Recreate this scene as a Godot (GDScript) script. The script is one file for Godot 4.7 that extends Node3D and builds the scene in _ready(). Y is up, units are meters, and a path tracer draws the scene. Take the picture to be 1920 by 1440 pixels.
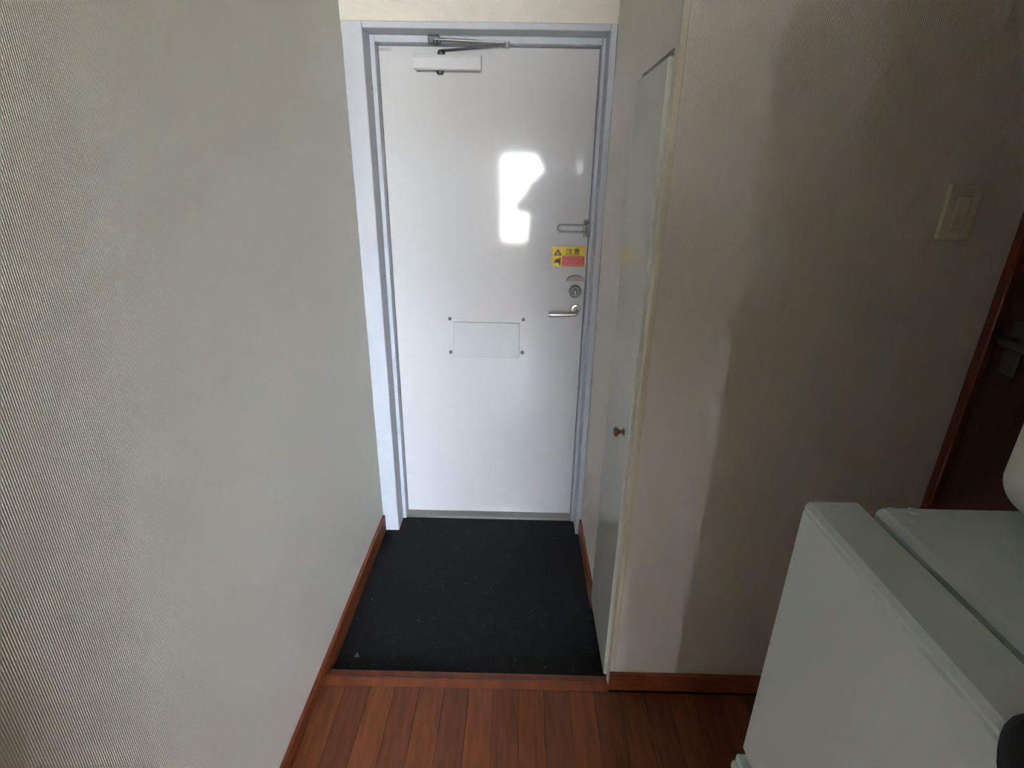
extends Node3D

# ---------------------------------------------------------------- measures
const XL := -0.606          # face of the long wall on the left
const XR := 0.307           # face of the entrance's right wall
const ZF := -2.049          # front of the steel door frame
const ZD := -2.190          # inner face of the door leaf
const ZW := -1.222          # wall beside the refrigerator, facing the camera
const XK := 1.09            # kitchen's right wall
const GY := -0.045           # entrance floor, one low step under the hall floor
const CEIL := 2.35
const ZP := 0.62            # partition with the doorway to the living room
const ZB := 2.60            # window wall of the living room

var used := {}
var M := {}
var rng := RandomNumberGenerator.new()

# ---------------------------------------------------------------- helpers
func numbered(called: String) -> String:
	var n: int = used.get(called, 0)
	used[called] = n + 1
	return called if n == 0 else "%s_%03d" % [called, n]

func tag(o: Node, label := "", category := "", group := "", kind := ""):
	if label != "": o.set_meta("label", label)
	if category != "": o.set_meta("category", category)
	if group != "": o.set_meta("group", group)
	if kind != "": o.set_meta("kind", kind)
	return o

func base(called: String, at := Vector3.ZERO) -> Node3D:
	var o := Node3D.new()
	o.name = numbered(called)
	add_child(o, true)
	o.position = at
	return o

func mb() -> SurfaceTool:
	var st := SurfaceTool.new()
	st.begin(Mesh.PRIMITIVE_TRIANGLES)
	return st

# one named mesh; world-space vertices are shifted so that they sit right under their parent
func build(st: SurfaceTool, called: String, m: Material, parent: Node = null, world := true) -> MeshInstance3D:
	var o := MeshInstance3D.new()
	o.mesh = st.commit()
	o.material_override = m
	o.cast_shadow = GeometryInstance3D.SHADOW_CASTING_SETTING_ON
	if parent == null:
		o.name = numbered(called)
		add_child(o, true)
	else:
		o.name = called
		parent.add_child(o, true)
		if world:
			var off := Vector3.ZERO
			var p: Node = parent
			while p is Node3D and p != self:
				off += (p as Node3D).position
				p = p.get_parent()
			o.position = -off
	return o

func struct(st: SurfaceTool, called: String, m: Material, label := "") -> MeshInstance3D:
	var o := build(st, called, m)
	tag(o, label, "", "", "structure")
	return o

func tri(st: SurfaceTool, a: Vector3, b: Vector3, c: Vector3, out: Vector3):
	var n := (c - a).cross(b - a)
	if n.length_squared() < 1e-16: return
	n = n.normalized()
	if n.dot(out) < 0.0:
		n = -n
		var t := b
		b = c
		c = t
	for v in [a, b, c]:
		st.set_normal(n)
		if absf(n.y) > 0.7: st.set_uv(Vector2(v.x, v.z))
		elif absf(n.x) > 0.7: st.set_uv(Vector2(v.z, -v.y))
		else: st.set_uv(Vector2(v.x, -v.y))
		st.add_vertex(v)

func quad(st: SurfaceTool, a: Vector3, b: Vector3, c: Vector3, d: Vector3, out: Vector3):
	tri(st, a, b, c, out)
	tri(st, a, c, d, out)

# chamfered box between two corners
func bx(st: SurfaceTool, lo: Vector3, hi: Vector3, bev := 0.0015, xf := Transform3D.IDENTITY):
	var c := (lo + hi) * 0.5
	var h := (hi - lo) * 0.5
	var e := minf(bev, minf(h.x, minf(h.y, h.z)) * 0.9)
	var p := func(sx, sy, sz, ax) -> Vector3:
		var q := Vector3(sx * (h.x - (0.0 if ax == 0 else e)), sy * (h.y - (0.0 if ax == 1 else e)), sz * (h.z - (0.0 if ax == 2 else e)))
		return xf * (c + q)
	var bs := xf.basis
	for s in [-1, 1]:
		quad(st, p.call(s, -1, -1, 0), p.call(s, 1, -1, 0), p.call(s, 1, 1, 0), p.call(s, -1, 1, 0), bs * Vector3(s, 0, 0))
		quad(st, p.call(-1, s, -1, 1), p.call(1, s, -1, 1), p.call(1, s, 1, 1), p.call(-1, s, 1, 1), bs * Vector3(0, s, 0))
		quad(st, p.call(-1, -1, s, 2), p.call(1, -1, s, 2), p.call(1, 1, s, 2), p.call(-1, 1, s, 2), bs * Vector3(0, 0, s))
		for t in [-1, 1]:
			quad(st, p.call(s, t, -1, 0), p.call(s, t, 1, 0), p.call(s, t, 1, 1), p.call(s, t, -1, 1), bs * Vector3(s, t, 0))
			quad(st, p.call(s, -1, t, 0), p.call(s, 1, t, 0), p.call(s, 1, t, 2), p.call(s, -1, t, 2), bs * Vector3(s, 0, t))
			quad(st, p.call(-1, s, t, 1), p.call(1, s, t, 1), p.call(1, s, t, 2), p.call(-1, s, t, 2), bs * Vector3(0, s, t))
			for u in [-1, 1]:
				tri(st, p.call(s, t, u, 0), p.call(s, t, u, 1), p.call(s, t, u, 2), bs * Vector3(s, t, u))

func box(called: String, lo: Vector3, hi: Vector3, m: Material, parent: Node = null, bev := 0.0015) -> MeshInstance3D:
	var st := mb()
	bx(st, lo, hi, bev)
	return build(st, called, m, parent)

# smooth lathe: profile of Vector2(radius, along), turned round the axis
func lathe(st: SurfaceTool, at: Vector3, axis: Vector3, prof: Array, seg := 32):
	axis = axis.normalized()
	var u := axis.cross(Vector3.UP if absf(axis.y) < 0.9 else Vector3.RIGHT).normalized()
	var w := axis.cross(u)
	for i in prof.size() - 1:
		var a: Vector2 = prof[i]
		var b: Vector2 = prof[i + 1]
		for k in seg:
			var t0 := TAU * k / seg
			var t1 := TAU * (k + 1) / seg
			var d0 := u * cos(t0) + w * sin(t0)
			var d1 := u * cos(t1) + w * sin(t1)
			var slope := Vector2(b.y - a.y, a.x - b.x)
			var m := (d0 + d1) * 0.5
			quad(st, at + d0 * a.x + axis * a.y, at + d1 * a.x + axis * a.y, at + d1 * b.x + axis * b.y, at + d0 * b.x + axis * b.y, m * slope.x + axis * slope.y)

# round tube along points
func tube(st: SurfaceTool, pts: Array, r: float, seg := 12, flat := 1.0):
	var rings := []
	var prev := Vector3.ZERO
	for i in pts.size():
		var d: Vector3 = (pts[mini(i + 1, pts.size() - 1)] - pts[maxi(i - 1, 0)]).normalized()
		var ref := Vector3.UP if absf(d.y) < 0.95 else Vector3.BACK
		var u := d.cross(ref).normalized()
		if prev != Vector3.ZERO:
			u = (prev - d * prev.dot(d)).normalized()
		prev = u
		var w := d.cross(u)
		var ring := []
		for k in seg:
			var t := TAU * k / seg
			ring.append(pts[i] + u * cos(t) * r + w * sin(t) * r * flat)
		rings.append(ring)
	for i in rings.size() - 1:
		for k in seg:
			var k2 := (k + 1) % seg
			var mid: Vector3 = (rings[i][k] + rings[i][k2] + rings[i + 1][k] + rings[i + 1][k2]) * 0.25
			var cen: Vector3 = (pts[i] + pts[i + 1]) * 0.5
			quad(st, rings[i][k], rings[i][k2], rings[i + 1][k2], rings[i + 1][k], mid - cen)
	for e in [0, rings.size() - 1]:
		var out: Vector3 = pts[0] - pts[1] if e == 0 else pts[e] - pts[e - 1]
		for k in seg:
			tri(st, pts[e], rings[e][k], rings[e][(k + 1) % seg], out)

# extrude a polygon given in two axes; along is the third
func prism(st: SurfaceTool, poly: Array, along0: Vector3, along1: Vector3, to3: Callable):
	var c := Vector2.ZERO
	for q in poly: c += q
	c /= poly.size()
	var n := poly.size()
	for i in n:
		var a: Vector2 = poly[i]
		var b: Vector2 = poly[(i + 1) % n]
		var out: Vector3 = to3.call((a + b) * 0.5) - to3.call(c)
		quad(st, to3.call(a) + along0, to3.call(b) + along0, to3.call(b) + along1, to3.call(a) + along1, out)
	var idx := Geometry2D.triangulate_polygon(PackedVector2Array(poly))
	for t in range(0, idx.size(), 3):
		for e in [[along0, along0 - along1], [along1, along1 - along0]]:
			tri(st, to3.call(poly[idx[t]]) + e[0], to3.call(poly[idx[t + 1]]) + e[0], to3.call(poly[idx[t + 2]]) + e[0], e[1])

func mat(c: Color, rough := 0.5, metal := 0.0, spec := 0.5) -> StandardMaterial3D:
	var m := StandardMaterial3D.new()
	m.albedo_color = c
	m.roughness = rough
	m.metallic = metal
	m.metallic_specular = spec
	m.cull_mode = BaseMaterial3D.CULL_DISABLED
	return m

func c8(r: int, g: int, b: int) -> Color:
	return Color8(r, g, b)

func noise_tex(freq: float, lo: Color, hi: Color, octaves := 3, sd := 1, size := 256) -> NoiseTexture2D:
	var n := FastNoiseLite.new()
	n.seed = sd
	n.frequency = freq
	n.noise_type = FastNoiseLite.TYPE_SIMPLEX_SMOOTH
	n.fractal_octaves = octaves
	var t := NoiseTexture2D.new()
	t.width = size
	t.height = size
	t.seamless = true
	t.noise = n
	var g := Gradient.new()
	g.set_color(0, lo)
	g.set_color(1, hi)
	t.color_ramp = g
	return t

# ---------------------------------------------------------------- materials
func weave_image() -> Image:
	# embossed wallpaper: upright ribs about 3.4 mm apart, broken into short threads
	var n := 256
	var im := Image.create(n, n, false, Image.FORMAT_RGB8)
	var r2 := RandomNumberGenerator.new()
	r2.seed = 5
	var jit := []
	for i in 20 * 24: jit.append(r2.randf())
	for y in n:
		for x in n:
			var rib := float(x) / n * 20.0
			var k := int(rib)
			var off: float = jit[(k * 7) % 480]
			var row := float(y) / n * 20.0 + (0.5 if k % 2 == 1 else 0.0) + off * 0.35
			var j := int(row) % 20
			var v := (0.5 - 0.5 * cos(rib * TAU)) * (0.55 + 0.45 * pow(absf(sin(row * PI)), 0.6))
			v *= 0.65 + 0.35 * float(jit[(k * 24 + j) % 480])
			im.set_pixel(x, y, Color(v, v, v))
	return im

func mat_image() -> Image:
	# black sheet vinyl printed with scattered stone flakes
	var w := 1024
	var h := 896
	var im := Image.create(w, h, false, Image.FORMAT_RGB8)
	var r2 := RandomNumberGenerator.new()
	r2.seed = 11
	var n := FastNoiseLite.new()
	n.seed = 3
	n.frequency = 0.02
	n.fractal_octaves = 4
	for y in h:
		for x in w:
			var v := 0.115 + 0.02 * n.get_noise_2d(x, y) + r2.randf_range(-0.012, 0.012)
			im.set_pixel(x, y, Color(v, v * 1.005, v * 1.04))
	for i in 620:
		var p := Vector2(r2.randf() * w, r2.randf() * h)
		var tone := r2.randf()
		var col := Color(0.36, 0.36, 0.37) if tone < 0.55 else Color(0.36, 0.27, 0.20)
		if tone > 0.94: col = Color(0.52, 0.52, 0.52)
		var a := r2.randf() * TAU
		var len := r2.randf_range(3.0, 14.0) * (1.6 if tone > 0.94 else 1.0)
		var wid := r2.randf_range(1.0, 4.5)
		var d := Vector2(cos(a), sin(a))
		for sy in range(-12, 13):
			for sx in range(-12, 13):
				var q := Vector2(sx, sy)
				var u := q.dot(d) / len
				var v := absf(q.dot(d.orthogonal())) / wid
				if u > -0.5 and u < 0.5 and v < 0.5 * (1.0 - (u + 0.5)) + r2.randf_range(-0.1, 0.1):
					var px := int(p.x) + sx
					var py := int(p.y) + sy
					if px >= 0 and py >= 0 and px < w and py < h:
						im.set_pixel(px, py, im.get_pixel(px, py).lerp(col, 0.75))
	# one paler triangular chip near the step
	for sy in 26:
		for sx in 30:
			if absf(sx - 13.0 - sy * 0.12) < sy * 0.5 and sy < 22:
				im.set_pixel(66 + sx, h - 108 + sy, Color(0.50, 0.50, 0.50))
	return im

func stroke(im: Image, a: Vector2, b: Vector2, r: float, c: Color):
	var n := int(a.distance_to(b) * 1.5) + 1
	for i in n + 1:
		var p := a.lerp(b, float(i) / n)
		for y in range(int(p.y - r), int(p.y + r) + 1):
			for x in range(int(p.x - r), int(p.x + r) + 1):
				if Vector2(x, y).distance_to(p) <= r and x >= 0 and y >= 0 and x < im.get_width() and y < im.get_height():
					im.set_pixel(x, y, c)

func glyph(im: Image, at: Vector2, s: float, r: float, c: Color, strokes: Array):
	for l in strokes:
		stroke(im, at + Vector2(l[0], l[1]) * s, at + Vector2(l[2], l[3]) * s, r, c)

func sticker_image() -> Image:
	var im := Image.create(520, 312, false, Image.FORMAT_RGB8)
	var yel := Color8(238, 208, 30)
	var blk := Color8(26, 22, 14)
	var red := Color8(206, 62, 74)
	im.fill(yel)
	# warning triangle
	for y in range(34, 136):
		var hw := (y - 34) * 0.6
		for x in range(int(90 - hw), int(90 + hw) + 1):
			im.set_pixel(x, y, blk)
	for y in range(66, 124):
		var hw := (y - 66) * 0.52
		for x in range(int(90 - hw), int(90 + hw) + 1):
			im.set_pixel(x, y, yel)
	stroke(im, Vector2(90, 84), Vector2(90, 104), 5.0, blk)
	stroke(im, Vector2(90, 116), Vector2(90, 117), 5.0, blk)
	# hand caught at a door edge
	im.fill_rect(Rect2i(118, 168, 20, 122), blk)
	glyph(im, Vector2(40, 170), 1.0, 8.0, blk, [[4, 62, 40, 44], [40, 44, 74, 30], [40, 52, 76, 46], [40, 60, 76, 62], [40, 66, 74, 78], [6, 74, 40, 70], [30, 46, 44, 22]])
	im.fill_rect(Rect2i(160, 138, 352, 4), blk)
	# the two characters for caution
	glyph(im, Vector2(218, 22), 1.0, 5.0, blk, [[8, 12, 22, 24], [2, 42, 16, 54], [2, 100, 24, 72], [58, 2, 70, 16], [36, 28, 98, 28], [66, 28, 66, 96], [40, 60, 94, 60], [30, 96, 104, 96]])
	glyph(im, Vector2(336, 22), 1.0, 5.0, blk, [[52, 0, 52, 10], [20, 12, 86, 12], [34, 16, 40, 26], [70, 16, 64, 26], [8, 30, 96, 30], [26, 40, 78, 40], [26, 40, 26, 66], [78, 40, 78, 66], [26, 53, 78, 53], [26, 66, 78, 66], [14, 78, 8, 96], [30, 76, 34, 98], [34, 98, 70, 98], [70, 98, 74, 86], [50, 74, 56, 84], [84, 76, 96, 92]])
	# red block with five fine lines of print
	im.fill_rect(Rect2i(160, 148, 352, 154), red)
	var r2 := RandomNumberGenerator.new()
	r2.seed = 9
	for k in 5:
		var x := 172
		while x < 494:
			var wd := r2.randi_range(7, 15)
			for s in 3:
				var a := Vector2(x + r2.randi_range(0, wd), 160 + k * 29 + r2.randi_range(0, 12))
				stroke(im, a, a + (Vector2(wd * 0.6, 0) if s % 2 == 0 else Vector2(0, 7)), 1.4, Color8(240, 214, 206))
			x += wd + 7
	return im

func make_materials():
	var wp := mat(c8(234, 231, 220), 0.55, 0.0, 0.5)
	wp.heightmap_enabled = true
	wp.heightmap_texture = ImageTexture.create_from_image(weave_image())
	wp.heightmap_scale = 0.055
	wp.uv1_triplanar = true
	wp.uv1_world_triplanar = true
	wp.uv1_scale = Vector3.ONE / 0.068
	M.wallpaper = wp
	M.ceiling = mat(c8(232, 229, 222), 0.9)
	M.door = mat(c8(226, 227, 230), 0.07, 0.0, 0.5)
	M.frame = mat(c8(206, 211, 221), 0.34, 0.0, 0.5)
	M.gasket = mat(c8(120, 124, 132), 0.6)
	M.steel = mat(c8(196, 196, 194), 0.28, 1.0)
	M.steel_dark = mat(c8(120, 122, 124), 0.32, 1.0)
	M.satin = mat(c8(208, 206, 200), 0.34, 1.0)
	M.brass = mat(c8(120, 98, 76), 0.3, 1.0)
	M.white_paint = mat(c8(232, 233, 238), 0.3)
	M.slot_cover = mat(c8(214, 218, 220), 0.32)
	M.dark_handle = mat(c8(58, 60, 62), 0.5)
	M.grey_paint = mat(c8(176, 173, 166), 0.4)
	M.screw = mat(c8(120, 120, 122), 0.45, 0.6)
	M.label = mat(c8(190, 190, 198), 0.4)
	M.black = mat(c8(16, 16, 17), 0.7)
	M.cabinet = mat(c8(222, 226, 216), 0.12, 0.0, 0.5)
	M.beige_plastic = mat(c8(226, 220, 200), 0.35)
	M.fridge = mat(c8(212, 229, 228), 0.3)
	M.fridge_grey = mat(c8(160, 166, 164), 0.45)
	M.fridge_seal = mat(c8(120, 124, 122), 0.6)
	M.appliance = mat(c8(228, 232, 222), 0.38)
	M.cloth = mat(c8(20, 22, 28), 0.95)
	M.cloth.rim_enabled = true
	M.cloth.rim = 0.2
	M.glass = mat(Color(0.9, 0.95, 0.95, 0.06), 0.02)
	M.glass.transparency = BaseMaterial3D.TRANSPARENCY_ALPHA
	M.alu = mat(c8(190, 190, 190), 0.4, 0.8)
	M.curtain = mat(c8(240, 238, 232), 0.9)
	M.curtain.backlight = Color(0.06, 0.06, 0.06)
	M.skin = mat(c8(214, 172, 146), 0.55)
	M.hair = mat(c8(22, 18, 16), 0.5)
	M.jacket = mat(c8(28, 31, 42), 0.9)
	M.trousers = mat(c8(34, 34, 38), 0.9)
	M.phone = mat(c8(18, 18, 20), 0.25)
	var vinyl := mat(Color.WHITE, 0.6, 0.0, 0.25)
	vinyl.albedo_texture = ImageTexture.create_from_image(mat_image())
	M.vinyl = vinyl
	var st := mat(Color.WHITE, 0.35)
	st.albedo_texture = ImageTexture.create_from_image(sticker_image())
	M.sticker = st
	# red-brown flooring, a few tones
	var grain := noise_tex(0.012, Color(0.72, 0.70, 0.68), Color(1.0, 1.0, 1.0), 5, 4, 512)
	M.planks = []
	for c in [c8(124, 68, 38), c8(116, 62, 36), c8(130, 73, 41), c8(110, 60, 37)]:
		var w := mat(c, 0.34, 0.0, 0.45)
		w.albedo_texture = grain
		w.uv1_triplanar = true
		w.uv1_world_triplanar = true
		w.uv1_scale = Vector3(9.0, 9.0, 0.9)
		M.planks.append(w)
	var tr := mat(c8(140, 74, 42), 0.36, 0.0, 0.45)
	tr.albedo_texture = grain
	tr.uv1_triplanar = true
	tr.uv1_world_triplanar = true
	tr.uv1_scale = Vector3(2.0, 14.0, 0.9)
	M.trim = tr
	var bd := mat(c8(66, 34, 24), 0.45, 0.0, 0.45)
	bd.albedo_texture = grain
	bd.uv1_triplanar = true
	bd.uv1_world_triplanar = true
	bd.uv1_scale = Vector3(9.0, 0.9, 9.0)
	M.brown_door = bd
	var bf := mat(c8(112, 54, 32), 0.42, 0.0, 0.45)
	bf.albedo_texture = grain
	bf.uv1_triplanar = true
	bf.uv1_world_triplanar = true
	bf.uv1_scale = Vector3(9.0, 0.9, 9.0)
	M.brown_frame = bf

# ---------------------------------------------------------------- scene
func _ready():
	rng.seed = 20
	# --- camera
	var cam := Camera3D.new()
	cam.name = "camera"
	add_child(cam)
	cam.fov = 71.6
	cam.near = 0.03
	var bs := Basis(Vector3.UP, 0.0104) * Basis(Vector3.RIGHT, -0.3733) * Basis(Vector3.BACK, 0.0165)
	cam.transform = Transform3D(bs, Vector3(0, 1.5, 0))
	cam.current = true
	# --- daylight: an even bright overcast sky that enters by the living-room window
	var we := WorldEnvironment.new()
	we.name = "daylight"
	var env := Environment.new()
	env.background_mode = Environment.BG_SKY
	var sm := ProceduralSkyMaterial.new()
	sm.sky_top_color = Color(0.90, 0.94, 1.0)
	sm.sky_horizon_color = Color(0.94, 0.97, 1.0)
	sm.ground_horizon_color = Color(0.84, 0.85, 0.86)
	sm.ground_bottom_color = Color(0.78, 0.78, 0.77)
	sm.sun_angle_max = 0.0
	var sky := Sky.new()
	sky.sky_material = sm
	env.sky = sky
	env.background_energy_multiplier = 60.0
	env.ambient_light_source = Environment.AMBIENT_SOURCE_DISABLED
	env.tonemap_mode = Environment.TONE_MAPPER_LINEAR
	env.tonemap_exposure = 2.2
	env.sdfgi_enabled = true
	env.ssao_enabled = true
	env.ssil_enabled = true
	we.environment = env
	add_child(we)

	make_materials()
	shell()
	living_room()
	floors()
	entrance_door()
	cabinet()
	brown_door()
	small_things()
	refrigerator()
	photographer()

# ---------------------------------------------------------------- walls
func shell():
	var w: Material = M.wallpaper
	var st := mb()
	bx(st, Vector3(XL - 0.12, -0.15, ZD - 0.2), Vector3(XL, CEIL, ZP), 0.0)
	struct(st, "wall_left", w, "long off-white embossed wallpaper wall on the left")
	# wall round the entrance door: only a strip above the frame shows
	st = mb()
	bx(st, Vector3(XL, 1.966, ZF - 0.16), Vector3(XR, CEIL, ZF - 0.004), 0.0)
	struct(st, "wall_back", w, "cream wallpaper strip above the entrance door")
	# entrance right wall in pieces round the cupboard opening
	st = mb()
	bx(st, Vector3(XR, -0.15, ZF - 0.16), Vector3(XR + 0.10, CEIL, -1.585), 0.0)
	struct(st, "wall_right", w, "cream wallpaper side wall between entrance door and cupboard")
	st = mb()
	bx(st, Vector3(XR, 1.748, -1.585), Vector3(XR + 0.10, CEIL, -1.262), 0.0)
	struct(st, "wall_right_top", w, "cream wallpaper above the built-in cupboard")
	st = mb()
	bx(st, Vector3(XR, -0.15, -1.262), Vector3(XR + 0.10, CEIL, ZW), 0.0)
	struct(st, "wall_right_corner", w, "narrow cream wall strip between cupboard and outer corner")
	st = mb()
	bx(st, Vector3(XR + 0.10, -0.15, ZW - 0.12), Vector3(XK + 0.12, CEIL, ZW), 0.0)
	bx(st, Vector3(XR + 0.10, -0.15, -1.62), Vector3(XR + 0.14, 1.80, ZW - 0.12), 0.0)
	struct(st, "wall_front", w, "cream wallpaper wall behind the refrigerator, facing the camera")
	# kitchen right wall with an opening for the brown door
	st = mb()
	bx(st, Vector3(XK, -0.15, -0.50), Vector3(XK + 0.12, CEIL, ZP + 0.1), 0.0)
	bx(st, Vector3(XK, 2.02, ZW), Vector3(XK + 0.12, CEIL, -0.50), 0.0)
	bx(st, Vector3(XK + 0.121, -0.15, ZW - 0.1), Vector3(XK + 0.16, 2.1, -0.40), 0.0)
	struct(st, "wall_kitchen", w, "wallpaper wall with the brown door behind the refrigerator")
	# corner bead down the outer corner by the cupboard
	st = mb()
	bx(st, Vector3(XR - 0.0015, 0.07, ZW - 0.012), Vector3(XR + 0.012, CEIL, ZW + 0.0015), 0.0012)
	struct(st, "trim_1", M.beige_plastic, "cream corner bead on the outer wall corner")
	st = mb()
	bx(st, Vector3(XL - 0.12, CEIL, ZD - 0.2), Vector3(XK + 0.12, CEIL + 0.1, ZP + 0.1), 0.0)
	struct(st, "ceiling", M.ceiling, "plain white ceiling over hall and entrance")
	# baseboards
	var t: Material = M.trim
	st = mb()
	bx(st, Vector3(XL, -0.02, -1.24), Vector3(XL + 0.012, 0.040, ZP), 0.003)
	bx(st, Vector3(XL, GY, ZF), Vector3(XL + 0.012, 0.040, -1.24), 0.003)
	struct(st, "baseboard_left", t, "red-brown wooden baseboard along the left wall")
	st = mb()
	bx(st, Vector3(XR - 0.010, GY, ZF + 0.002), Vector3(XR, 0.042, -1.598), 0.003)
	struct(st, "baseboard_right", t, "short red-brown baseboard beside the dark entrance floor")
	st = mb()
	bx(st, Vector3(XR - 0.002, 0.0, ZW), Vector3(XK, 0.07, ZW + 0.012), 0.003)
	struct(st, "baseboard_front", t, "red-brown baseboard below the wall behind the refrigerator")

func living_room():
	# the room behind the camera: its window lights the hall and is mirrored in the entrance door
	var w: Material = M.wallpaper
	var x0 := -1.6
	var x1 := 1.7
	var st := mb()
	bx(st, Vector3(x0, 0, ZP), Vector3(-0.45, CEIL, ZP + 0.1), 0.0)
	bx(st, Vector3(0.30, 0, ZP), Vector3(x1, CEIL, ZP + 0.1), 0.0)
	bx(st, Vector3(-0.45, 1.86, ZP), Vector3(0.30, CEIL, ZP + 0.1), 0.0)
	bx(st, Vector3(XL, 0, 0.07), Vector3(-0.40, CEIL, 0.17), 0.0)
	struct(st, "wall_partition", w, "wallpaper partition with the open doorway behind the camera")
	st = mb()
	bx(st, Vector3(x0 - 0.1, -0.15, ZP), Vector3(x0, CEIL, ZB + 0.1), 0.0)
	struct(st, "wall_living_left", w, "left wall of the living room behind the camera")
	st = mb()
	bx(st, Vector3(x1, -0.15, ZP), Vector3(x1 + 0.1, CEIL, ZB + 0.1), 0.0)
	struct(st, "wall_living_right", w, "right wall of the living room behind the camera")
	var wx0 := -0.85
	var wx1 := 0.74
	var wy0 := 0.66
	var wy1 := 1.78
	st = mb()
	bx(st, Vector3(x0, -0.15, ZB), Vector3(wx0, CEIL, ZB + 0.1), 0.0)
	bx(st, Vector3(wx1, -0.15, ZB), Vector3(x1, CEIL, ZB + 0.1), 0.0)
	bx(st, Vector3(wx0, -0.15, ZB), Vector3(wx1, wy0, ZB + 0.1), 0.0)
	bx(st, Vector3(wx0, wy1, ZB), Vector3(wx1, CEIL, ZB + 0.1), 0.0)
	struct(st, "wall_window", w, "window wall of the living room behind the camera")
	st = mb()
	bx(st, Vector3(x0 - 0.1, CEIL, ZP + 0.1), Vector3(x1 + 0.1, CEIL + 0.1, ZB + 0.1), 0.0)
	struct(st, "ceiling_living", M.ceiling, "white ceiling of the living room behind the camera")
	st = mb()
	bx(st, Vector3(x0 - 0.1, -0.15, ZP + 0.1), Vector3(x1 + 0.1, 0.0, ZB + 0.1), 0.0)
	struct(st, "floor_living", M.planks[0], "brown wooden floor of the living room behind the camera")
	# window: aluminium frame, two sliding sashes with panes
	var win := base("window_1", Vector3((wx0 + wx1) / 2, wy0, ZB))
	tag(win, "aluminium sliding window of the living room, mirrored in the entrance door", "", "", "structure")
	st = mb()
	var zf := ZB + 0.05
	bx(st, Vector3(wx0, wy0, zf - 0.03), Vector3(wx1, wy0 + 0.03, zf + 0.03))
	bx(st, Vector3(wx0, wy1 - 0.03, zf - 0.03), Vector3(wx1, wy1, zf + 0.03))
	bx(st, Vector3(wx0, wy0, zf - 0.03), Vector3(wx0 + 0.03, wy1, zf + 0.03))
	bx(st, Vector3(wx1 - 0.03, wy0, zf - 0.03), Vector3(wx1, wy1, zf + 0.03))
	build(st, "window_frame", M.alu, win)
	for s in [[wx0 + 0.03, -0.22, zf + 0.012], [-0.26, wx1 - 0.03, zf - 0.012]]:
		st = mb()
		bx(st, Vector3(s[0], wy0 + 0.03, s[2] - 0.01), Vector3(s[0] + 0.04, wy1 - 0.03, s[2] + 0.01))
		bx(st, Vector3(s[1] - 0.04, wy0 + 0.03, s[2] - 0.01), Vector3(s[1], wy1 - 0.03, s[2] + 0.01))
		bx(st, Vector3(s[0] + 0.04, wy0 + 0.03, s[2] - 0.01), Vector3(s[1] - 0.04, wy0 + 0.07, s[2] + 0.01))
		bx(st, Vector3(s[0] + 0.04, wy1 - 0.07, s[2] - 0.01), Vector3(s[1] - 0.04, wy1 - 0.03, s[2] + 0.01))
		var sash := build(st, "sash", M.alu, win)
		st = mb()
		bx(st, Vector3(s[0] + 0.04, wy0 + 0.07, s[2] - 0.002), Vector3(s[1] - 0.04, wy1 - 0.07, s[2] + 0.002), 0.0)
		build(st, "pane", M.glass, sash)
	# lace curtains pushed to the sides of the window
	for c in [[wx0 - 0.10, -0.67, "narrow white lace curtain at the left end of the living-room window"], [-0.640, -0.215, "wider white lace curtain drawn beside the bare part of the living-room window"]]:
		st = mb()
		var n := 60
		var pts := []
		for i in n + 1:
			var x: float = lerpf(c[0], c[1], float(i) / n)
			pts.append(Vector3(x, 0, ZB - 0.05 + 0.018 * sin(x * 85.0)))
		for i in n:
			quad(st, pts[i] + Vector3(0, 0.25, 0), pts[i + 1] + Vector3(0, 0.25, 0), pts[i + 1] + Vector3(0, 1.92, 0), pts[i] + Vector3(0, 1.92, 0), Vector3(0, 0, -1))
		var cu := build(st, "lace_curtain", M.curtain)
		tag(cu, c[2], "curtain", "lace curtains at the living-room window")
	var rod := mb()
	tube(rod, [Vector3(-1.0, 1.93, ZB - 0.05), Vector3(0.95, 1.93, ZB - 0.05)], 0.011)
	for x in [-0.98, 0.92]:
		bx(rod, Vector3(x - 0.01, 1.915, ZB - 0.05), Vector3(x + 0.01, 1.945, ZB))
	tag(build(rod, "curtain_rod", M.alu), "metal curtain rod above the living-room window", "curtain rod")

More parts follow.
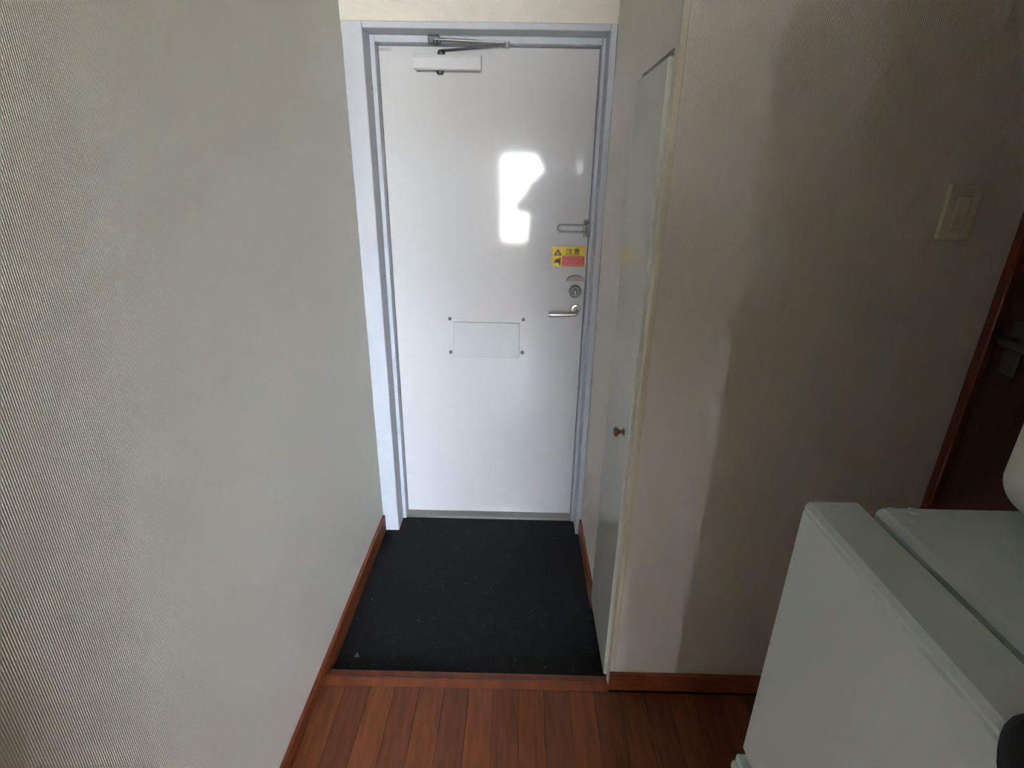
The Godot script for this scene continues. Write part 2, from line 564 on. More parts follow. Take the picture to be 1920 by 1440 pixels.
# ---------------------------------------------------------------- floors
func floors():
	# sub-floor, then boards laid along the hall
	var fl := mb()
	bx(fl, Vector3(XL - 0.12, -0.15, -1.24), Vector3(XK + 0.12, -0.006, ZP + 0.1), 0.0)
	var f := struct(fl, "floor", M.black, "red-brown wooden plank floor of the hall")
	var pw := 0.0775
	var x := -0.053 - pw * 7
	var i := 0
	while x < XK:
		var a := maxf(x, XL + 0.012)
		var b := minf(x + pw, XK)
		if b - a > 0.005:
			var joint := -1.2 + fmod(0.37 + i * 0.53, 1.6)
			for seg in [[-1.205, joint], [joint, ZP + 0.1]]:
				if seg[1] - seg[0] < 0.02: continue
				var st := mb()
				bx(st, Vector3(a + 0.0003, -0.006, seg[0] + 0.0003), Vector3(b - 0.0003, 0.0, seg[1] - 0.0003), 0.0012)
				build(st, "plank", M.planks[(i * 3 + (1 if seg[0] == joint else 0)) % 4], f)
		x += pw
		i += 1
	# step edge trim with a rounded nose
	var st := mb()
	var poly := [Vector2(-1.205, -0.06), Vector2(-1.205, 0.0), Vector2(-1.232, 0.001), Vector2(-1.238, 0.0), Vector2(-1.243, -0.004), Vector2(-1.262, -0.007), Vector2(-1.270, -0.010), Vector2(-1.275, -0.016), Vector2(-1.276, -0.06)]
	prism(st, poly, Vector3(XL + 0.012, 0, 0), Vector3(XR - 0.001, 0, 0), func(q): return Vector3(0, q.y, q.x))
	struct(st, "trim_2", M.trim, "red-brown wooden nosing along the edge of the entrance step")
	# entrance floor sheet
	st = mb()
	bx(st, Vector3(XL, -0.15, ZD - 0.1), Vector3(XR + 0.10, GY - 0.003, -1.245), 0.0)
	var ef := struct(st, "floor_entrance", M.black, "black stone-patterned sheet floor of the entrance")
	st = mb()
	var x0 := XL + 0.002
	var x1 := XR - 0.001
	var z0 := ZD + 0.02
	var z1 := -1.262
	for q in [[x0, z0, x1, z0, x1, z1], [x0, z0, x1, z1, x0, z1]]:
		for k in 3:
			var p := Vector3(q[k * 2], GY, q[k * 2 + 1])
			st.set_normal(Vector3.UP)
			st.set_uv(Vector2((p.x - x0) / (x1 - x0), (p.z - z0) / (z1 - z0)))
			st.add_vertex(p)
	for e in [[Vector3(x0, GY, z1), Vector3(x1, GY, z1), Vector3(0, 0, 1)], [Vector3(x0, GY, z0), Vector3(x1, GY, z0), Vector3(0, 0, -1)]]:
		quad(st, e[0], e[1], e[1] - Vector3(0, 0.003, 0), e[0] - Vector3(0, 0.003, 0), e[2])
	build(st, "vinyl_sheet", M.vinyl, ef)

# ---------------------------------------------------------------- entrance door
func entrance_door():
	var fx0 := XL
	var fx1 := XR
	var top := 1.966
	var il := -0.535
	var ir := 0.283
	var it := 1.945
	var zs := -2.145      # front of the stop
	var sl := -0.5195
	var sr := 0.2715
	var stp := 1.924
	var fr := base("trim_3", Vector3(-0.15, GY, ZF))
	tag(fr, "light grey-blue steel frame round the white entrance door", "", "", "structure")
	var st := mb()
	bx(st, Vector3(fx0 + 0.001, GY, zs), Vector3(il, top, ZF), 0.0025)
	build(st, "jamb", M.frame, fr)
	st = mb()
	bx(st, Vector3(ir, GY, zs), Vector3(fx1 - 0.001, top, ZF), 0.0025)
	build(st, "jamb", M.frame, fr)
	st = mb()
	bx(st, Vector3(il, it, zs), Vector3(ir, top, ZF), 0.0025)
	build(st, "header", M.frame, fr)
	for s in [[Vector3(fx0 + 0.001, GY, ZD + 0.0005), Vector3(sl, top, zs)], [Vector3(sr, GY, ZD + 0.0005), Vector3(fx1 - 0.001, top, zs)], [Vector3(sl, stp, ZD + 0.0005), Vector3(sr, top, zs)]]:
		box("stop", s[0], s[1], M.frame, fr, 0.002)
	# rubber seal between stop and leaf
	st = mb()
	bx(st, Vector3(sl - 0.001, -0.026, ZD + 0.001), Vector3(sl + 0.003, stp, ZD + 0.007), 0.001)
	bx(st, Vector3(sr - 0.003, -0.026, ZD + 0.001), Vector3(sr + 0.001, stp, ZD + 0.007), 0.001)
	bx(st, Vector3(sl, stp - 0.003, ZD + 0.001), Vector3(sr, stp + 0.001, ZD + 0.007), 0.001)
	build(st, "seal", M.gasket, fr)
	for y in [0.42, 1.12, 1.78]:
		st = mb()
		lathe(st, Vector3(il + 0.0005, y, zs + 0.020), Vector3.RIGHT, [Vector2(0.0045, -0.001), Vector2(0.0045, 0.001), Vector2(0.0, 0.0016)], 12)
		build(st, "screw", M.screw, fr)
	# sill
	st = mb()
	var poly := [Vector2(ZD - 0.05, GY), Vector2(ZD - 0.05, -0.028), Vector2(ZD + 0.003, -0.028), Vector2(ZD + 0.030, -0.032), Vector2(ZD + 0.035, -0.035), Vector2(ZD + 0.037, GY)]
	prism(st, poly, Vector3(sl, 0, 0), Vector3(sr, 0, 0), func(q): return Vector3(0, q.y, q.x))
	struct(st, "trim_4", M.steel, "brushed stainless steel sill under the entrance door")

	# leaf and what is fixed to it
	var d := base("door_1", Vector3(-0.12, 0.008, ZD))
	tag(d, "glossy white steel entrance door with closer, sticker and lever handle", "door", "", "structure")
	box("leaf", Vector3(sl - 0.008, 0.008, ZD - 0.04), Vector3(sr + 0.008, stp + 0.006, ZD), M.door, d, 0.001)
	# maker's plate
	var mp := mb()
	bx(mp, Vector3(-0.507, 1.896, ZD), Vector3(-0.462, 1.905, ZD + 0.0012), 0.0004)
	tag(build(mp, "small_plate", M.label, d), "small pale plate in the upper corner of the door")
	# --- closer
	var zc := ZD + 0.05
	st = mb()
	var cp := [Vector2(0.0, 1.840), Vector2(0.044, 1.8365), Vector2(0.047, 1.840), Vector2(0.047, 1.846), Vector2(0.044, 1.872), Vector2(0.040, 1.881), Vector2(0.0, 1.884)]
	prism(st, cp, Vector3(-0.378, 0, ZD), Vector3(-0.146, 0, ZD), func(q): return Vector3(0, q.y, q.x))
	var cl := build(st, "closer_body", M.white_paint, d)
	tag(cl, "white door closer box at the top of the door")
	st = mb()
	bx(st, Vector3(-0.374, 1.8335, ZD), Vector3(-0.150, 1.8395, ZD + 0.042), 0.001)
	build(st, "base_plate", M.label, cl)
	st = mb()
	lathe(st, Vector3(-0.290, 1.8345, ZD + 0.026), Vector3.DOWN, [Vector2(0.012, 0.0), Vector2(0.012, 0.008), Vector2(0.009, 0.012), Vector2(0.0, 0.012)], 18)
	build(st, "valve_cap", M.steel_dark, cl)
	st = mb()
	lathe(st, Vector3(-0.284, 1.882, ZD + 0.026), Vector3.UP, [Vector2(0.013, 0.0), Vector2(0.013, 0.006), Vector2(0.010, 0.014), Vector2(0.0, 0.014)], 18)
	build(st, "spindle", M.steel_dark, cl)
	var arm := mb()
	var a0 := Vector3(-0.284, 1.894, ZD + 0.028)
	var a1 := Vector3(-0.058, 1.909, ZD + 0.050)
	var a2 := Vector3(-0.302, 1.921, zs + 0.014)
	var flat_arm := func(s: SurfaceTool, p: Vector3, q: Vector3, hw: float, hh: float):
		var dx := (q - p).normalized()
		var dz := dx.cross(Vector3.UP).normalized()
		var dy := dz.cross(dx)
		bx(s, Vector3(0, -hh, -hw), Vector3(p.distance_to(q), hh, hw), 0.0012, Transform3D(Basis(dx, dy, dz), p))
	flat_arm.call(arm, a0, a1, 0.010, 0.0028)
	var am := build(arm, "closer_arm", M.steel_dark, d)
	tag(am, "dark metal lower arm of the door closer")
	st = mb()
	lathe(st, a1 + Vector3(0, -0.008, 0), Vector3.UP, [Vector2(0.0, 0.0), Vector2(0.010, 0.0), Vector2(0.010, 0.018), Vector2(0.0, 0.020)], 16)
	build(st, "pivot", M.satin, am)
	st = mb()
	flat_arm.call(st, a1 + Vector3(0, 0.006, 0), a2, 0.007, 0.0026)
	tube(st, [a1.lerp(a2, 0.40) + Vector3(0, 0.004, 0), a1.lerp(a2, 0.99) + Vector3(0, 0.001, 0)], 0.0056)
	tag(build(st, "closer_link", M.steel, d), "bright metal upper link of the door closer")
	st = mb()
	bx(st, a2 + Vector3(-0.020, -0.013, -0.014), a2 + Vector3(0.020, 0.010, 0.006), 0.002)
	bx(st, a2 + Vector3(-0.016, 0.008, -0.012), a2 + Vector3(0.016, 0.0235, 0.012), 0.002)
	lathe(st, a2 + Vector3(0.004, -0.016, 0.004), Vector3.UP, [Vector2(0.0, 0.0), Vector2(0.009, 0.0), Vector2(0.009, 0.012)], 14)
	tag(build(st, "closer_bracket", M.steel_dark, d), "small metal bracket under the frame header")
	# --- door guard: U-shaped bar hinged on the frame side
	st = mb()
	var gz := ZD + 0.026
	var u := []
	u.append(Vector3(0.262, 1.326, gz))
	u.append(Vector3(0.160, 1.327, gz))
	for k in 7:
		var t := PI / 2 + PI * k / 6.0
		u.append(Vector3(0.155 + 0.0125 * cos(t), 1.3145 + 0.0125 * sin(t), gz))
	u.append(Vector3(0.160, 1.302, gz))
	u.append(Vector3(0.262, 1.301, gz))
	tube(st, u, 0.0042)
	var gb := build(st, "guard_bar", M.steel, d)
	tag(gb, "polished U-shaped door guard bar")
	st = mb()
	bx(st, Vector3(0.244, 1.283, ZD), Vector3(0.270, 1.345, ZD + 0.006), 0.001)
	bx(st, Vector3(0.252, 1.292, ZD + 0.004), Vector3(0.270, 1.337, ZD + 0.034), 0.003)
	tag(build(st, "guard_mount", M.steel_dark, d), "dark metal hinge plate of the door guard")
	# --- warning sticker
	st = mb()
	var sx0 := 0.127
	var sx1 := 0.257
	var sy0 := 1.166
	var sy1 := 1.244
	var sz := ZD + 0.0008
	for q in [[0, 0, 1, 0, 1, 1], [0, 0, 1, 1, 0, 1]]:
		for k in 3:
			var uv := Vector2(q[k * 2], q[k * 2 + 1])
			st.set_normal(Vector3.BACK)
			st.set_uv(uv)
			st.add_vertex(Vector3(lerpf(sx0, sx1, uv.x), lerpf(sy1, sy0, uv.y), sz))
	for e in [[Vector3(sx0, sy0, sz), Vector3(sx1, sy0, sz), Vector3.DOWN], [Vector3(sx0, sy1, sz), Vector3(sx1, sy1, sz), Vector3.UP]]:
		var bk := Vector3(0, 0, -0.0008)
		for v in [e[0], e[1], e[1] + bk, e[0], e[1] + bk, e[0] + bk]:
			st.set_normal(e[2])
			st.set_uv(Vector2(0.02, 0.02))
			st.add_vertex(v)
	tag(build(st, "warning_sticker", M.sticker, d), "yellow and red caution sticker with black lettering")
	# --- lock cover plate, cylinder, lever
	st = mb()
	var pl := []
	for k in 9:
		var t := PI * k / 8.0
		pl.append(Vector2(0.225 + 0.036 * cos(t), 1.112 + 0.022 * sin(t)))
	prism(st, pl, Vector3(0, 0, ZD), Vector3(0, 0, ZD + 0.016), func(q): return Vector3(q.x, q.y, 0))
	tag(build(st, "lock_cover", M.grey_paint, d), "half-round satin metal cover above the lock")
	st = mb()
	lathe(st, Vector3(0.225, 1.070, ZD), Vector3.BACK, [Vector2(0.024, 0.0), Vector2(0.024, 0.010), Vector2(0.020, 0.014), Vector2(0.013, 0.014), Vector2(0.012, 0.011), Vector2(0.0, 0.011)], 32)
	var cyl := build(st, "lock_rose", M.steel_dark, d)
	tag(cyl, "round dark metal thumb-turn rose")
	st = mb()
	bx(st, Vector3(0.2205, 1.058, ZD + 0.011), Vector3(0.2295, 1.082, ZD + 0.026), 0.003)
	build(st, "thumb_turn", M.satin, cyl)
	st = mb()
	lathe(st, Vector3(0.232, 0.998, ZD), Vector3.BACK, [Vector2(0.020, 0.0), Vector2(0.020, 0.008), Vector2(0.017, 0.011), Vector2(0.010, 0.012), Vector2(0.010, 0.030), Vector2(0.0, 0.030)], 28)
	var hr := build(st, "handle_rose", M.satin, d)
	st = mb()
	tube(st, [Vector3(0.233, 0.998, ZD + 0.026), Vector3(0.234, 0.990, ZD + 0.036), Vector3(0.226, 0.984, ZD + 0.041), Vector3(0.205, 0.982, ZD + 0.043), Vector3(0.165, 0.981, ZD + 0.043), Vector3(0.130, 0.980, ZD + 0.041), Vector3(0.122, 0.980, ZD + 0.039)], 0.0088, 14)
	tag(build(st, "lever_handle", M.satin, d), "satin metal lever handle")
	# --- letter slot cover with four bolts
	st = mb()
	bx(st, Vector3(-0.270, 0.783, ZD), Vector3(0.006, 0.934, ZD + 0.007), 0.002)
	var sc := build(st, "letter_slot_cover", M.slot_cover, d)
	tag(sc, "pale rectangular letter slot cover plate")
	for p in [Vector2(-0.283, 0.946), Vector2(0.020, 0.948), Vector2(-0.283, 0.802), Vector2(0.019, 0.806)]:
		st = mb()
		lathe(st, Vector3(p.x, p.y, ZD), Vector3.BACK, [Vector2(0.0068, 0.0), Vector2(0.0068, 0.003), Vector2(0.004, 0.005), Vector2(0.0, 0.005)], 16)
		build(st, "bolt", M.screw, d)
	# the sizes above were measured at 2.139 m; the leaf hangs at 2.19 m
	var k := 1.0238
	d.position = Vector3(d.position.x * k, 1.5 + (d.position.y - 1.5) * k, d.position.z)
	d.scale = Vector3(k, k, 1.0)

# ---------------------------------------------------------------- shoe cupboard
func cabinet():
	var z0 := -1.585
	var z1 := -1.262
	var c := base("shoe_cupboard", Vector3(XR, -0.015, (z0 + z1) / 2))
	tag(c, "tall built-in white cupboard with one glossy door in the entrance side wall", "cupboard")
	var st := mb()
	# carcass with thickness, set into the wall
	bx(st, Vector3(XR + 0.012, -0.016, z0 + 0.001), Vector3(XR + 0.098, 1.747, z0 + 0.016), 0.0)
	bx(st, Vector3(XR + 0.012, -0.016, z1 - 0.016), Vector3(XR + 0.098, 1.747, z1 - 0.001), 0.0)
	bx(st, Vector3(XR + 0.012, 1.742, z0 + 0.016), Vector3(XR + 0.098, 1.747, z1 - 0.016), 0.0)
	build(st, "carcass", M.fridge_grey, c)
	var dr := box("door", Vector3(XR - 0.010, 0.002, z0 - 0.008), Vector3(XR + 0.010, 1.734, z1 - 0.003), M.cabinet, c, 0.003)
	st = mb()
	bx(st, Vector3(XR + 0.012, -0.014, z0 + 0.016), Vector3(XR + 0.020, 1.742, z1 - 0.016), 0.0)
	build(st, "inner_panel", M.black, c)
	box("plinth", Vector3(XR + 0.004, GY, z0 + 0.001), Vector3(XR + 0.011, -0.002, z1 - 0.001), M.black, c)
	st = mb()
	lathe(st, Vector3(XR - 0.010, 0.846, -1.325), Vector3.LEFT, [Vector2(0.011, 0.0), Vector2(0.011, 0.002), Vector2(0.006, 0.004), Vector2(0.0055, 0.012), Vector2(0.010, 0.016), Vector2(0.014, 0.021), Vector2(0.013, 0.026), Vector2(0.007, 0.029), Vector2(0.0, 0.029)], 24)
	tag(build(st, "knob", M.brass, dr), "small round bronze knob")

# ---------------------------------------------------------------- brown door
func brown_door():
	var d := base("door_2", Vector3(XK, 0, -0.86))
	tag(d, "dark red-brown wooden door beyond the refrigerator", "door", "", "structure")
	var z0 := ZW + 0.001
	var z1 := -0.50
	box("jamb", Vector3(XK - 0.010, 0, z0), Vector3(XK + 0.10, 2.02, z0 + 0.028), M.brown_frame, d, 0.003)
	box("jamb", Vector3(XK - 0.018, 0, z1 - 0.034), Vector3(XK + 0.10, 2.02, z1), M.brown_frame, d, 0.003)
	box("header", Vector3(XK - 0.018, 1.985, z0 + 0.034), Vector3(XK + 0.10, 2.02, z1 - 0.034), M.brown_frame, d, 0.003)
	var lf := box("leaf", Vector3(XK + 0.004, 0.006, z0 + 0.030), Vector3(XK + 0.04, 1.982, z1 - 0.037), M.brown_door, d, 0.002)
	var st := mb()
	tube(st, [Vector3(XK + 0.004, 1.18, -1.135), Vector3(XK - 0.035, 1.18, -1.135), Vector3(XK - 0.042, 1.18, -1.125), Vector3(XK - 0.042, 1.178, -1.02)], 0.008)
	bx(st, Vector3(XK - 0.002, 1.10, -1.155), Vector3(XK + 0.004, 1.22, -1.115), 0.002)
	tag(build(st, "lever_handle", M.dark_handle, lf), "grey metal lever handle")

# ---------------------------------------------------------------- small things
func small_things():
	# light switch on the wall that faces the camera
	var s := base("light_switch", Vector3(0.942, 1.38, ZW))
	tag(s, "cream plastic light switch plate on the shaded wall by the brown door", "light switch")
	box("plate", Vector3(0.905, 1.381, ZW), Vector3(0.978, 1.499, ZW + 0.011), M.beige_plastic, s, 0.004)
	box("rocker", Vector3(0.926, 1.405, ZW + 0.010), Vector3(0.957, 1.475, ZW + 0.016), M.beige_plastic, s, 0.003)
	# bundled dark cloth on the refrigerator's near front edge
	var st := mb()
	var seg := 48
	var rows := 20
	var c := Vector3(0.280, 1.2312, -0.100)
	var p := func(i: int, j: int) -> Vector3:
		var th := PI * 0.5 * i / rows
		var ph := TAU * j / seg
		var wob := 1.0 + 0.025 * sin(ph * 3.0 + th * 4.0) + 0.012 * sin(ph * 7.0)
		return c + Vector3(sin(th) * cos(ph) * 0.062, cos(th) * 0.026, sin(th) * sin(ph) * 0.105) * wob
	for i in rows:
		for j in seg:
			var a: Vector3 = p.call(i, j)
			var b: Vector3 = p.call(i, j + 1)
			var d: Vector3 = p.call(i + 1, j + 1)
			var e: Vector3 = p.call(i + 1, j)
			quad(st, a, b, d, e, (a + d) * 0.5 - c + Vector3(0, 0.001, 0))
	for j in seg:
		tri(st, c, p.call(rows, j), p.call(rows, j + 1), Vector3.DOWN)
	tag(build(st, "cloth", M.cloth), "black fabric bundle at the near edge of the refrigerator top", "cloth")

# ---------------------------------------------------------------- refrigerator
func refrigerator():
	var x0 := 0.261
	var z0 := -0.417
	var z1 := 0.062
	var H := 1.23
	var r := base("refrigerator", Vector3(0.54, 0, (z0 + z1) / 2))
	tag(r, "white two-door refrigerator in the right foreground", "refrigerator")
	var st := mb()
	bx(st, Vector3(0.323, 0.03, z0 + 0.004), Vector3(0.86, H - 0.001, z1 - 0.004), 0.006)
	build(st, "cabinet", M.fridge, r)
	st = mb()
	bx(st, Vector3(0.313, 0.05, z0 + 0.012), Vector3(0.324, H - 0.012, z1 - 0.012), 0.001)
	build(st, "door_seal", M.fridge_seal, r)
	# upper (freezer) door with a raised lip round the front panel
	for dd in [[0.902, H], [0.045, 0.884]]:
		st = mb()
		bx(st, Vector3(x0 + 0.002, dd[0], z0), Vector3(0.313, dd[1], z1), 0.004)
		var dr := build(st, "door", M.fridge, r)
		st = mb()
		bx(st, Vector3(x0, dd[0] + 0.004, z0 + 0.004), Vector3(x0 + 0.006, dd[1] - 0.007, z1 - 0.004), 0.002)
		build(st, "front_panel", M.fridge, dr)
	# grip rail between the doors: stepped trim
	st = mb()
	bx(st, Vector3(x0 - 0.008, 0.872, z0 + 0.002), Vector3(x0 + 0.03, 0.884, z1 - 0.002), 0.003)
	bx(st, Vector3(x0 - 0.004, 0.884, z0 + 0.002), Vector3(x0 + 0.03, 0.893, z1 - 0.002), 0.002)
	build(st, "grip_rail", M.fridge, r)
	# hinge cover and plugs on the top
	st = mb()
	for q in [Vector3(0.284, H, -0.404), Vector3(0.333, H, -0.402), Vector3(0.351, H, -0.402), Vector3(0.337, H, -0.385)]:
		st = mb()
		lathe(st, q + Vector3(0, -0.001, 0), Vector3.UP, [Vector2(0.0045, 0.0), Vector2(0.004, 0.002), Vector2(0.0, 0.003)], 16)
		build(st, "plug", M.fridge, r)
	for q in [Vector3(0.36, 0, z0 + 0.04), Vector3(0.36, 0, z1 - 0.04), Vector3(0.82, 0, z0 + 0.04), Vector3(0.82, 0, z1 - 0.04)]:
		st = mb()
		lathe(st, q, Vector3.UP, [Vector2(0.0, 0.0), Vector2(0.018, 0.0), Vector2(0.018, 0.032)], 16)
		build(st, "foot", M.fridge_grey, r)
	# tall white appliance standing on the top, mostly outside the picture
	var ap := base("kitchen_appliance", Vector3(0.58, H, -0.2))
	tag(ap, "white rounded kitchen appliance standing on the refrigerator, cut by the right edge", "appliance")
	st = mb()
	rounded(st, Vector3(0.406, H + 0.010, -0.412), Vector3(0.80, H + 0.56, -0.02), 0.034)
	build(st, "housing", M.appliance, ap)
	for q in [Vector3(0.47, H, -0.35), Vector3(0.47, H, -0.08), Vector3(0.73, H, -0.35), Vector3(0.73, H, -0.08)]:
		st = mb()
		lathe(st, q, Vector3.UP, [Vector2(0.0, 0.0), Vector2(0.014, 0.0), Vector2(0.016, 0.012)], 14)
		build(st, "foot", M.fridge_grey, ap)

# box with large rounded edges
func rounded(st: SurfaceTool, lo: Vector3, hi: Vector3, r: float):
	var n := 6
	var c := (lo + hi) * 0.5
	var h := (hi - lo) * 0.5 - Vector3.ONE * r
	var f := func(i: int, j: int) -> Array:
		var th := PI * (float(i) / (4 * n))
		var ph := TAU * float(j) / (8 * n)
		var d := Vector3(sin(th) * cos(ph), cos(th), sin(th) * sin(ph))
		var s := Vector3(1.0 if cos(ph) > 1e-6 or (absf(cos(ph)) <= 1e-6) else -1.0, 1.0 if i <= 2 * n else -1.0, 1.0 if sin(ph) >= -1e-6 else -1.0)
		return [c + Vector3(s.x * h.x, s.y * h.y, s.z * h.z) + d * r, d]
	for i in 4 * n:
		for j in 8 * n:
			var q := [f.call(i, j), f.call(i, (j + 1) % (8 * n)), f.call(i + 1, (j + 1) % (8 * n)), f.call(i + 1, j)]
			var out: Vector3 = q[0][1] + q[2][1] + q[1][1] + q[3][1]
			for t in [[0, 1, 2], [0, 2, 3]]:
				var a: Vector3 = q[t[0]][0]
				var b: Vector3 = q[t[1]][0]
				var e: Vector3 = q[t[2]][0]
				if (b - a).cross(e - a).length_squared() < 1e-16: continue
				var order: Array = t if (e - a).cross(b - a).dot(out) > 0 else [t[0], t[2], t[1]]
				for k in order:
					st.set_normal(q[k][1])
					st.set_uv(Vector2.ZERO)
					st.add_vertex(q[k][0])
	# flat top and bottom
	for s in [-1.0, 1.0]:
		var y: float = c.y + s * (h.y + r)
		var k := [Vector3(c.x - h.x, y, c.z - h.z), Vector3(c.x + h.x, y, c.z - h.z), Vector3(c.x + h.x, y, c.z + h.z), Vector3(c.x - h.x, y, c.z + h.z)]
		quad(st, k[0], k[1], k[2], k[3], Vector3(0, s, 0))

# ---------------------------------------------------------------- photographer (only seen mirrored in the door)
# bones: [a, b, radius a, radius b]; one smooth surface by surface nets
func nets(st: SurfaceTool, bones: Array, cell: float, blend: float):
	var lo := Vector3.INF
	var hi := -Vector3.INF
	for b in bones:
		for e in [[b[0], b[2]], [b[1], b[3]]]:
			var rr: Vector3 = Vector3.ONE * (e[1] + blend * 0.3 + cell * 2.0)
			lo = lo.min(e[0] - rr)
			hi = hi.max(e[0] + rr)
	var n := Vector3i(((hi - lo) / cell).ceil()) + Vector3i.ONE * 2
	var f := PackedFloat32Array()
	f.resize(n.x * n.y * n.z)
	f.fill(1.0)
	for b in bones:
		var p: Vector3 = b[0]
		var q: Vector3 = b[1]
		var ra: float = b[2]
		var rb: float = b[3]
		var m := maxf(ra, rb) + blend + cell * 2.0
		var l := Vector3i(((p.min(q) - Vector3.ONE * m - lo) / cell).floor()).clamp(Vector3i.ZERO, n - Vector3i.ONE)
		var u := Vector3i(((p.max(q) + Vector3.ONE * m - lo) / cell).ceil()).clamp(Vector3i.ZERO, n - Vector3i.ONE)
		var d := q - p
		var dd := maxf(d.length_squared(), 1e-9)
		for z in range(l.z, u.z + 1):
			for y in range(l.y, u.y + 1):
				for x in range(l.x, u.x + 1):
					var w := lo + Vector3(x, y, z) * cell - p
					var t := clampf(w.dot(d) / dd, 0.0, 1.0)
					var v := (w - d * t).length() - lerpf(ra, rb, t)
					var k := (z * n.y + y) * n.x + x
					var o := f[k]
					var g := maxf(blend - absf(o - v), 0.0) / blend
					f[k] = minf(o, v) - g * g * blend * 0.25
	var at := {}
	var dims := [1, n.x, n.x * n.y]
	for z in n.z - 1:
		for y in n.y - 1:
			for x in n.x - 1:
				var k := (z * n.y + y) * n.x + x
				var inside := 0
				for c in 8:
					if f[k + (c & 1) + (c >> 1 & 1) * n.x + (c >> 2) * dims[2]] < 0.0: inside += 1
				if inside == 0 or inside == 8: continue
				var s := Vector3.ZERO
				var cnt := 0
				for c in 8:
					for ax in 3:
						if c >> ax & 1: continue
						var c2 := c | (1 << ax)
						var va := f[k + (c & 1) + (c >> 1 & 1) * n.x + (c >> 2) * dims[2]]
						var vb := f[k + (c2 & 1) + (c2 >> 1 & 1) * n.x + (c2 >> 2) * dims[2]]
						if (va < 0.0) == (vb < 0.0): continue
						var pa := Vector3(c & 1, c >> 1 & 1, c >> 2)
						pa[ax] += va / (va - vb)
						s += pa
						cnt += 1
				at[k] = lo + (Vector3(x, y, z) + s / cnt) * cell
	st.set_smooth_group(0)
	for k in at:
		for ax in 3:
			var va := f[k]
			var vb := f[k + dims[ax]]
			if (va < 0.0) == (vb < 0.0): continue
			var e1: int = dims[(ax + 1) % 3]
			var e2: int = dims[(ax + 2) % 3]
			var ids := [k, k - e1, k - e1 - e2, k - e2]
			if not (at.has(ids[1]) and at.has(ids[2]) and at.has(ids[3])): continue
			var order := [0, 1, 2, 0, 2, 3] if va < 0.0 else [0, 2, 1, 0, 3, 2]
			var v0: Vector3 = at[ids[0]]
			var nn: Vector3 = (at[ids[order[2]]] - v0).cross(at[ids[order[1]]] - v0)
			var axis := Vector3.ZERO
			axis[ax] = 1.0 if va < 0.0 else -1.0
			if nn.dot(axis) < 0.0:
				order = [order[0], order[2], order[1], order[3], order[5], order[4]]
			for o in order:
				st.set_uv(Vector2.ZERO)
				st.add_vertex(at[ids[o]])

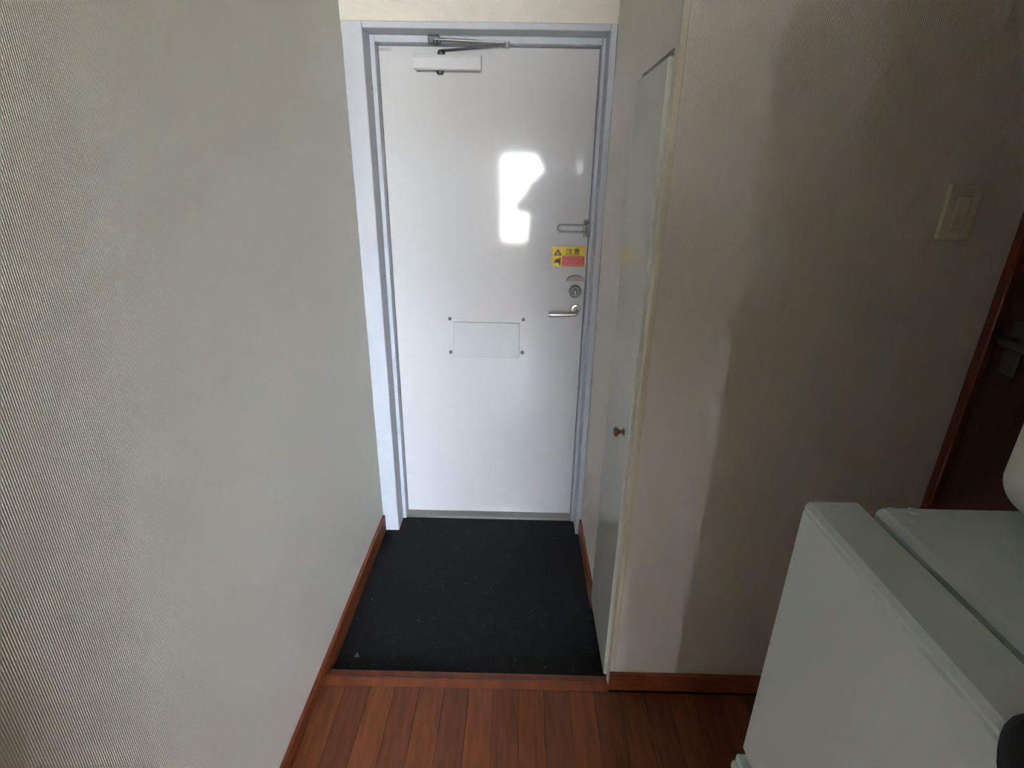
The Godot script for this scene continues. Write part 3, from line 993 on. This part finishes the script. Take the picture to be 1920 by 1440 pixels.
func photographer():
	var px := 0.285
	var pz := 0.42
	var P := base("person", Vector3(px, 0, pz))
	tag(P, "person in dark clothes behind the camera, mirrored dimly in the entrance door", "person")
	var v := func(x, y, z) -> Vector3: return Vector3(px + x, y, pz + z)
	# joints
	var pel: Vector3 = v.call(0, 0.90, 0.0)
	var waist: Vector3 = v.call(0, 1.06, 0.0)
	var chest: Vector3 = v.call(0, 1.30, 0.01)
	var neck: Vector3 = v.call(-0.04, 1.48, 0.0)
	var head: Vector3 = v.call(-0.075, 1.62, -0.03)
	var shl: Vector3 = v.call(-0.170, 1.405, 0.01)
	var shr: Vector3 = v.call(0.145, 1.405, 0.01)
	var ell := Vector3(0.005, 1.265, 0.200)
	var elr := Vector3(0.455, 1.30, 0.20)
	var wrl := Vector3(0.190, 1.395, 0.072)
	var wrr := Vector3(0.315, 1.425, 0.072)
	var skin := []
	var torso := [[pel + Vector3(-0.06, 0, 0), pel + Vector3(0.06, 0, 0), 0.105, 0.105], [pel, waist, 0.11, 0.105], [waist + Vector3(-0.05, 0, 0), waist + Vector3(0.05, 0, 0), 0.095, 0.095], [chest + Vector3(-0.07, -0.04, 0), chest + Vector3(0.07, -0.04, 0), 0.105, 0.105], [waist, chest, 0.11, 0.11], [shl, shr, 0.058, 0.058], [chest, neck, 0.085, 0.055]]
	var arms := [[shl, ell, 0.050, 0.040], [ell, wrl, 0.039, 0.026], [shr, elr, 0.050, 0.040], [elr, wrr, 0.039, 0.026]]
	var legs := []
	for s in [-1, 1]:
		var hip: Vector3 = v.call(0.085 * s, 0.86, 0.0)
		var knee: Vector3 = v.call(0.095 * s, 0.48, -0.01)
		var ank: Vector3 = v.call(0.10 * s, 0.085, 0.02)
		legs.append_array([[hip, knee, 0.083, 0.056], [knee, ank, 0.055, 0.038]])
		skin.append_array([[ank, v.call(0.115 * s, 0.034, -0.13), 0.034, 0.028], [ank, v.call(0.10 * s, 0.036, 0.05), 0.034, 0.03]])
	var all := []
	all.append_array(torso)
	all.append_array(arms)
	all.append_array(legs)
	all.append_array(skin)
	all.append_array([[neck, v.call(-0.06, 1.56, -0.01), 0.050, 0.048]])
	var st := mb()
	nets(st, all, 0.014, 0.04)
	# head with a face
	var hd := [[head + Vector3(0, 0.035, 0.015), head + Vector3(0, 0.02, 0.0), 0.082, 0.08], [head + Vector3(0, -0.01, -0.02), head + Vector3(0, -0.085, -0.035), 0.066, 0.04], [v.call(-0.055, 1.53, -0.005), head, 0.048, 0.06],
		[head + Vector3(0, 0.005, -0.085), head + Vector3(0, -0.032, -0.103), 0.009, 0.012], [head + Vector3(-0.022, -0.062, -0.072), head + Vector3(0.022, -0.062, -0.072), 0.009, 0.009],
		[head + Vector3(-0.078, -0.01, 0.01), head + Vector3(-0.080, -0.035, 0.005), 0.014, 0.010], [head + Vector3(0.078, -0.01, 0.01), head + Vector3(0.080, -0.035, 0.005), 0.014, 0.010]]
	nets(st, hd, 0.006, 0.015)
	# hands closed round the ends of the phone
	# right hand on the end of the phone, left hand under it
	for side in [1, 0]:
		var wr: Vector3 = wrr if side == 1 else wrl
		var ex := Vector3.RIGHT if side == 1 else Vector3.DOWN       # away from the phone
		var al := Vector3.UP if side == 1 else Vector3.LEFT          # along the row of fingers
		var g := Vector3(0.277, 1.486, 0.034) if side == 1 else Vector3(0.195, 1.450, 0.034)
		var palm: Vector3 = g + ex * 0.022 + Vector3(0, 0, 0.018)
		var hb := [[wr, palm, 0.024, 0.019], [palm + al * 0.022, palm - al * 0.025, 0.015, 0.015]]
		for k in 4:
			var ln: float = [0.85, 1.0, 0.93, 0.7][k]
			var o: Vector3 = al * (0.029 - k * 0.0195)
			var k0: Vector3 = g + o + ex * 0.018 + Vector3(0, 0, 0.006)
			var k1: Vector3 = g + o + ex * 0.010 + Vector3(0, 0, -0.009)
			var k2: Vector3 = g + o - ex * (0.012 * ln) + Vector3(0, 0, -0.0125)
			hb.append_array([[palm, k0, 0.011, 0.0085], [k0, k1, 0.0085, 0.0078], [k1, k2, 0.0078, 0.0068]])
		var t0: Vector3 = palm - al * 0.024 + Vector3(0, 0, 0.004)
		var t1: Vector3 = g - al * 0.012 + Vector3(0, 0, 0.016)
		hb.append_array([[t0, t1, 0.012, 0.0095], [t1, t1 - ex * 0.024 + Vector3(0, 0, -0.001), 0.0095, 0.008]])
		nets(st, hb, 0.004, 0.006)
	st.generate_normals()
	build(st, "body", M.skin, P)
	# clothes follow the body
	var grow := func(list: Array, by: float) -> Array:
		var o := []
		for b in list: o.append([b[0], b[1], b[2] + by, b[3] + by])
		return o
	st = mb()
	var jk: Array = grow.call(torso, 0.012)
	# a roomy coat that hangs to the thighs
	for c in [[pel + Vector3(0, -0.10, 0), 0.115], [waist, 0.110], [chest + Vector3(0, -0.06, 0), 0.100]]:
		jk.append([c[0] + Vector3(-c[1], 0, 0), c[0] + Vector3(c[1], 0, 0), 0.115, 0.115])
	jk.append([pel + Vector3(-0.115, -0.10, 0), chest + Vector3(-0.10, -0.06, 0), 0.115, 0.115])
	jk.append([pel + Vector3(0.115, -0.10, 0), chest + Vector3(0.10, -0.06, 0), 0.115, 0.115])
	jk.append_array(grow.call([[shl, ell, 0.050, 0.043], [ell, ell.lerp(wrl, 0.9), 0.043, 0.032], [shr, elr, 0.050, 0.043], [elr, elr.lerp(wrr, 0.9), 0.043, 0.032]], 0.010))
	nets(st, jk, 0.014, 0.04)
	st.generate_normals()
	build(st, "jacket", M.jacket, P)
	st = mb()
	var tl: Array = grow.call(legs, 0.014)
	tl.append_array(grow.call([torso[0]], 0.008))
	nets(st, tl, 0.014, 0.04)
	st.generate_normals()
	build(st, "trousers", M.trousers, P)
	st = mb()
	nets(st, [[head + Vector3(0, 0.048, 0.028), head + Vector3(0, 0.05, -0.01), 0.084, 0.082], [head + Vector3(0, -0.01, 0.055), head + Vector3(0, 0.04, 0.04), 0.062, 0.075], [head + Vector3(-0.055, 0.02, 0.02), head + Vector3(-0.06, 0.0, 0.02), 0.03, 0.024], [head + Vector3(0.055, 0.02, 0.02), head + Vector3(0.06, 0.0, 0.02), 0.03, 0.024]], 0.008, 0.02)
	st.generate_normals()
	build(st, "hair", M.hair, P)
	for s in [-1, 1]:
		st = mb()
		lathe(st, head + Vector3(0.031 * s, 0.004, -0.068), Vector3.FORWARD, [Vector2(0.011, 0.0), Vector2(0.009, 0.009), Vector2(0.0, 0.013)], 14)
		build(st, "eye", M.hair, P)
	# the phone is held, so it is a thing of its own
	tag(box("smartphone", Vector3(0.115, 1.452, 0.030), Vector3(0.275, 1.530, 0.038), M.phone, null, 0.003), "dark smartphone held up in front of the person behind the camera", "phone")
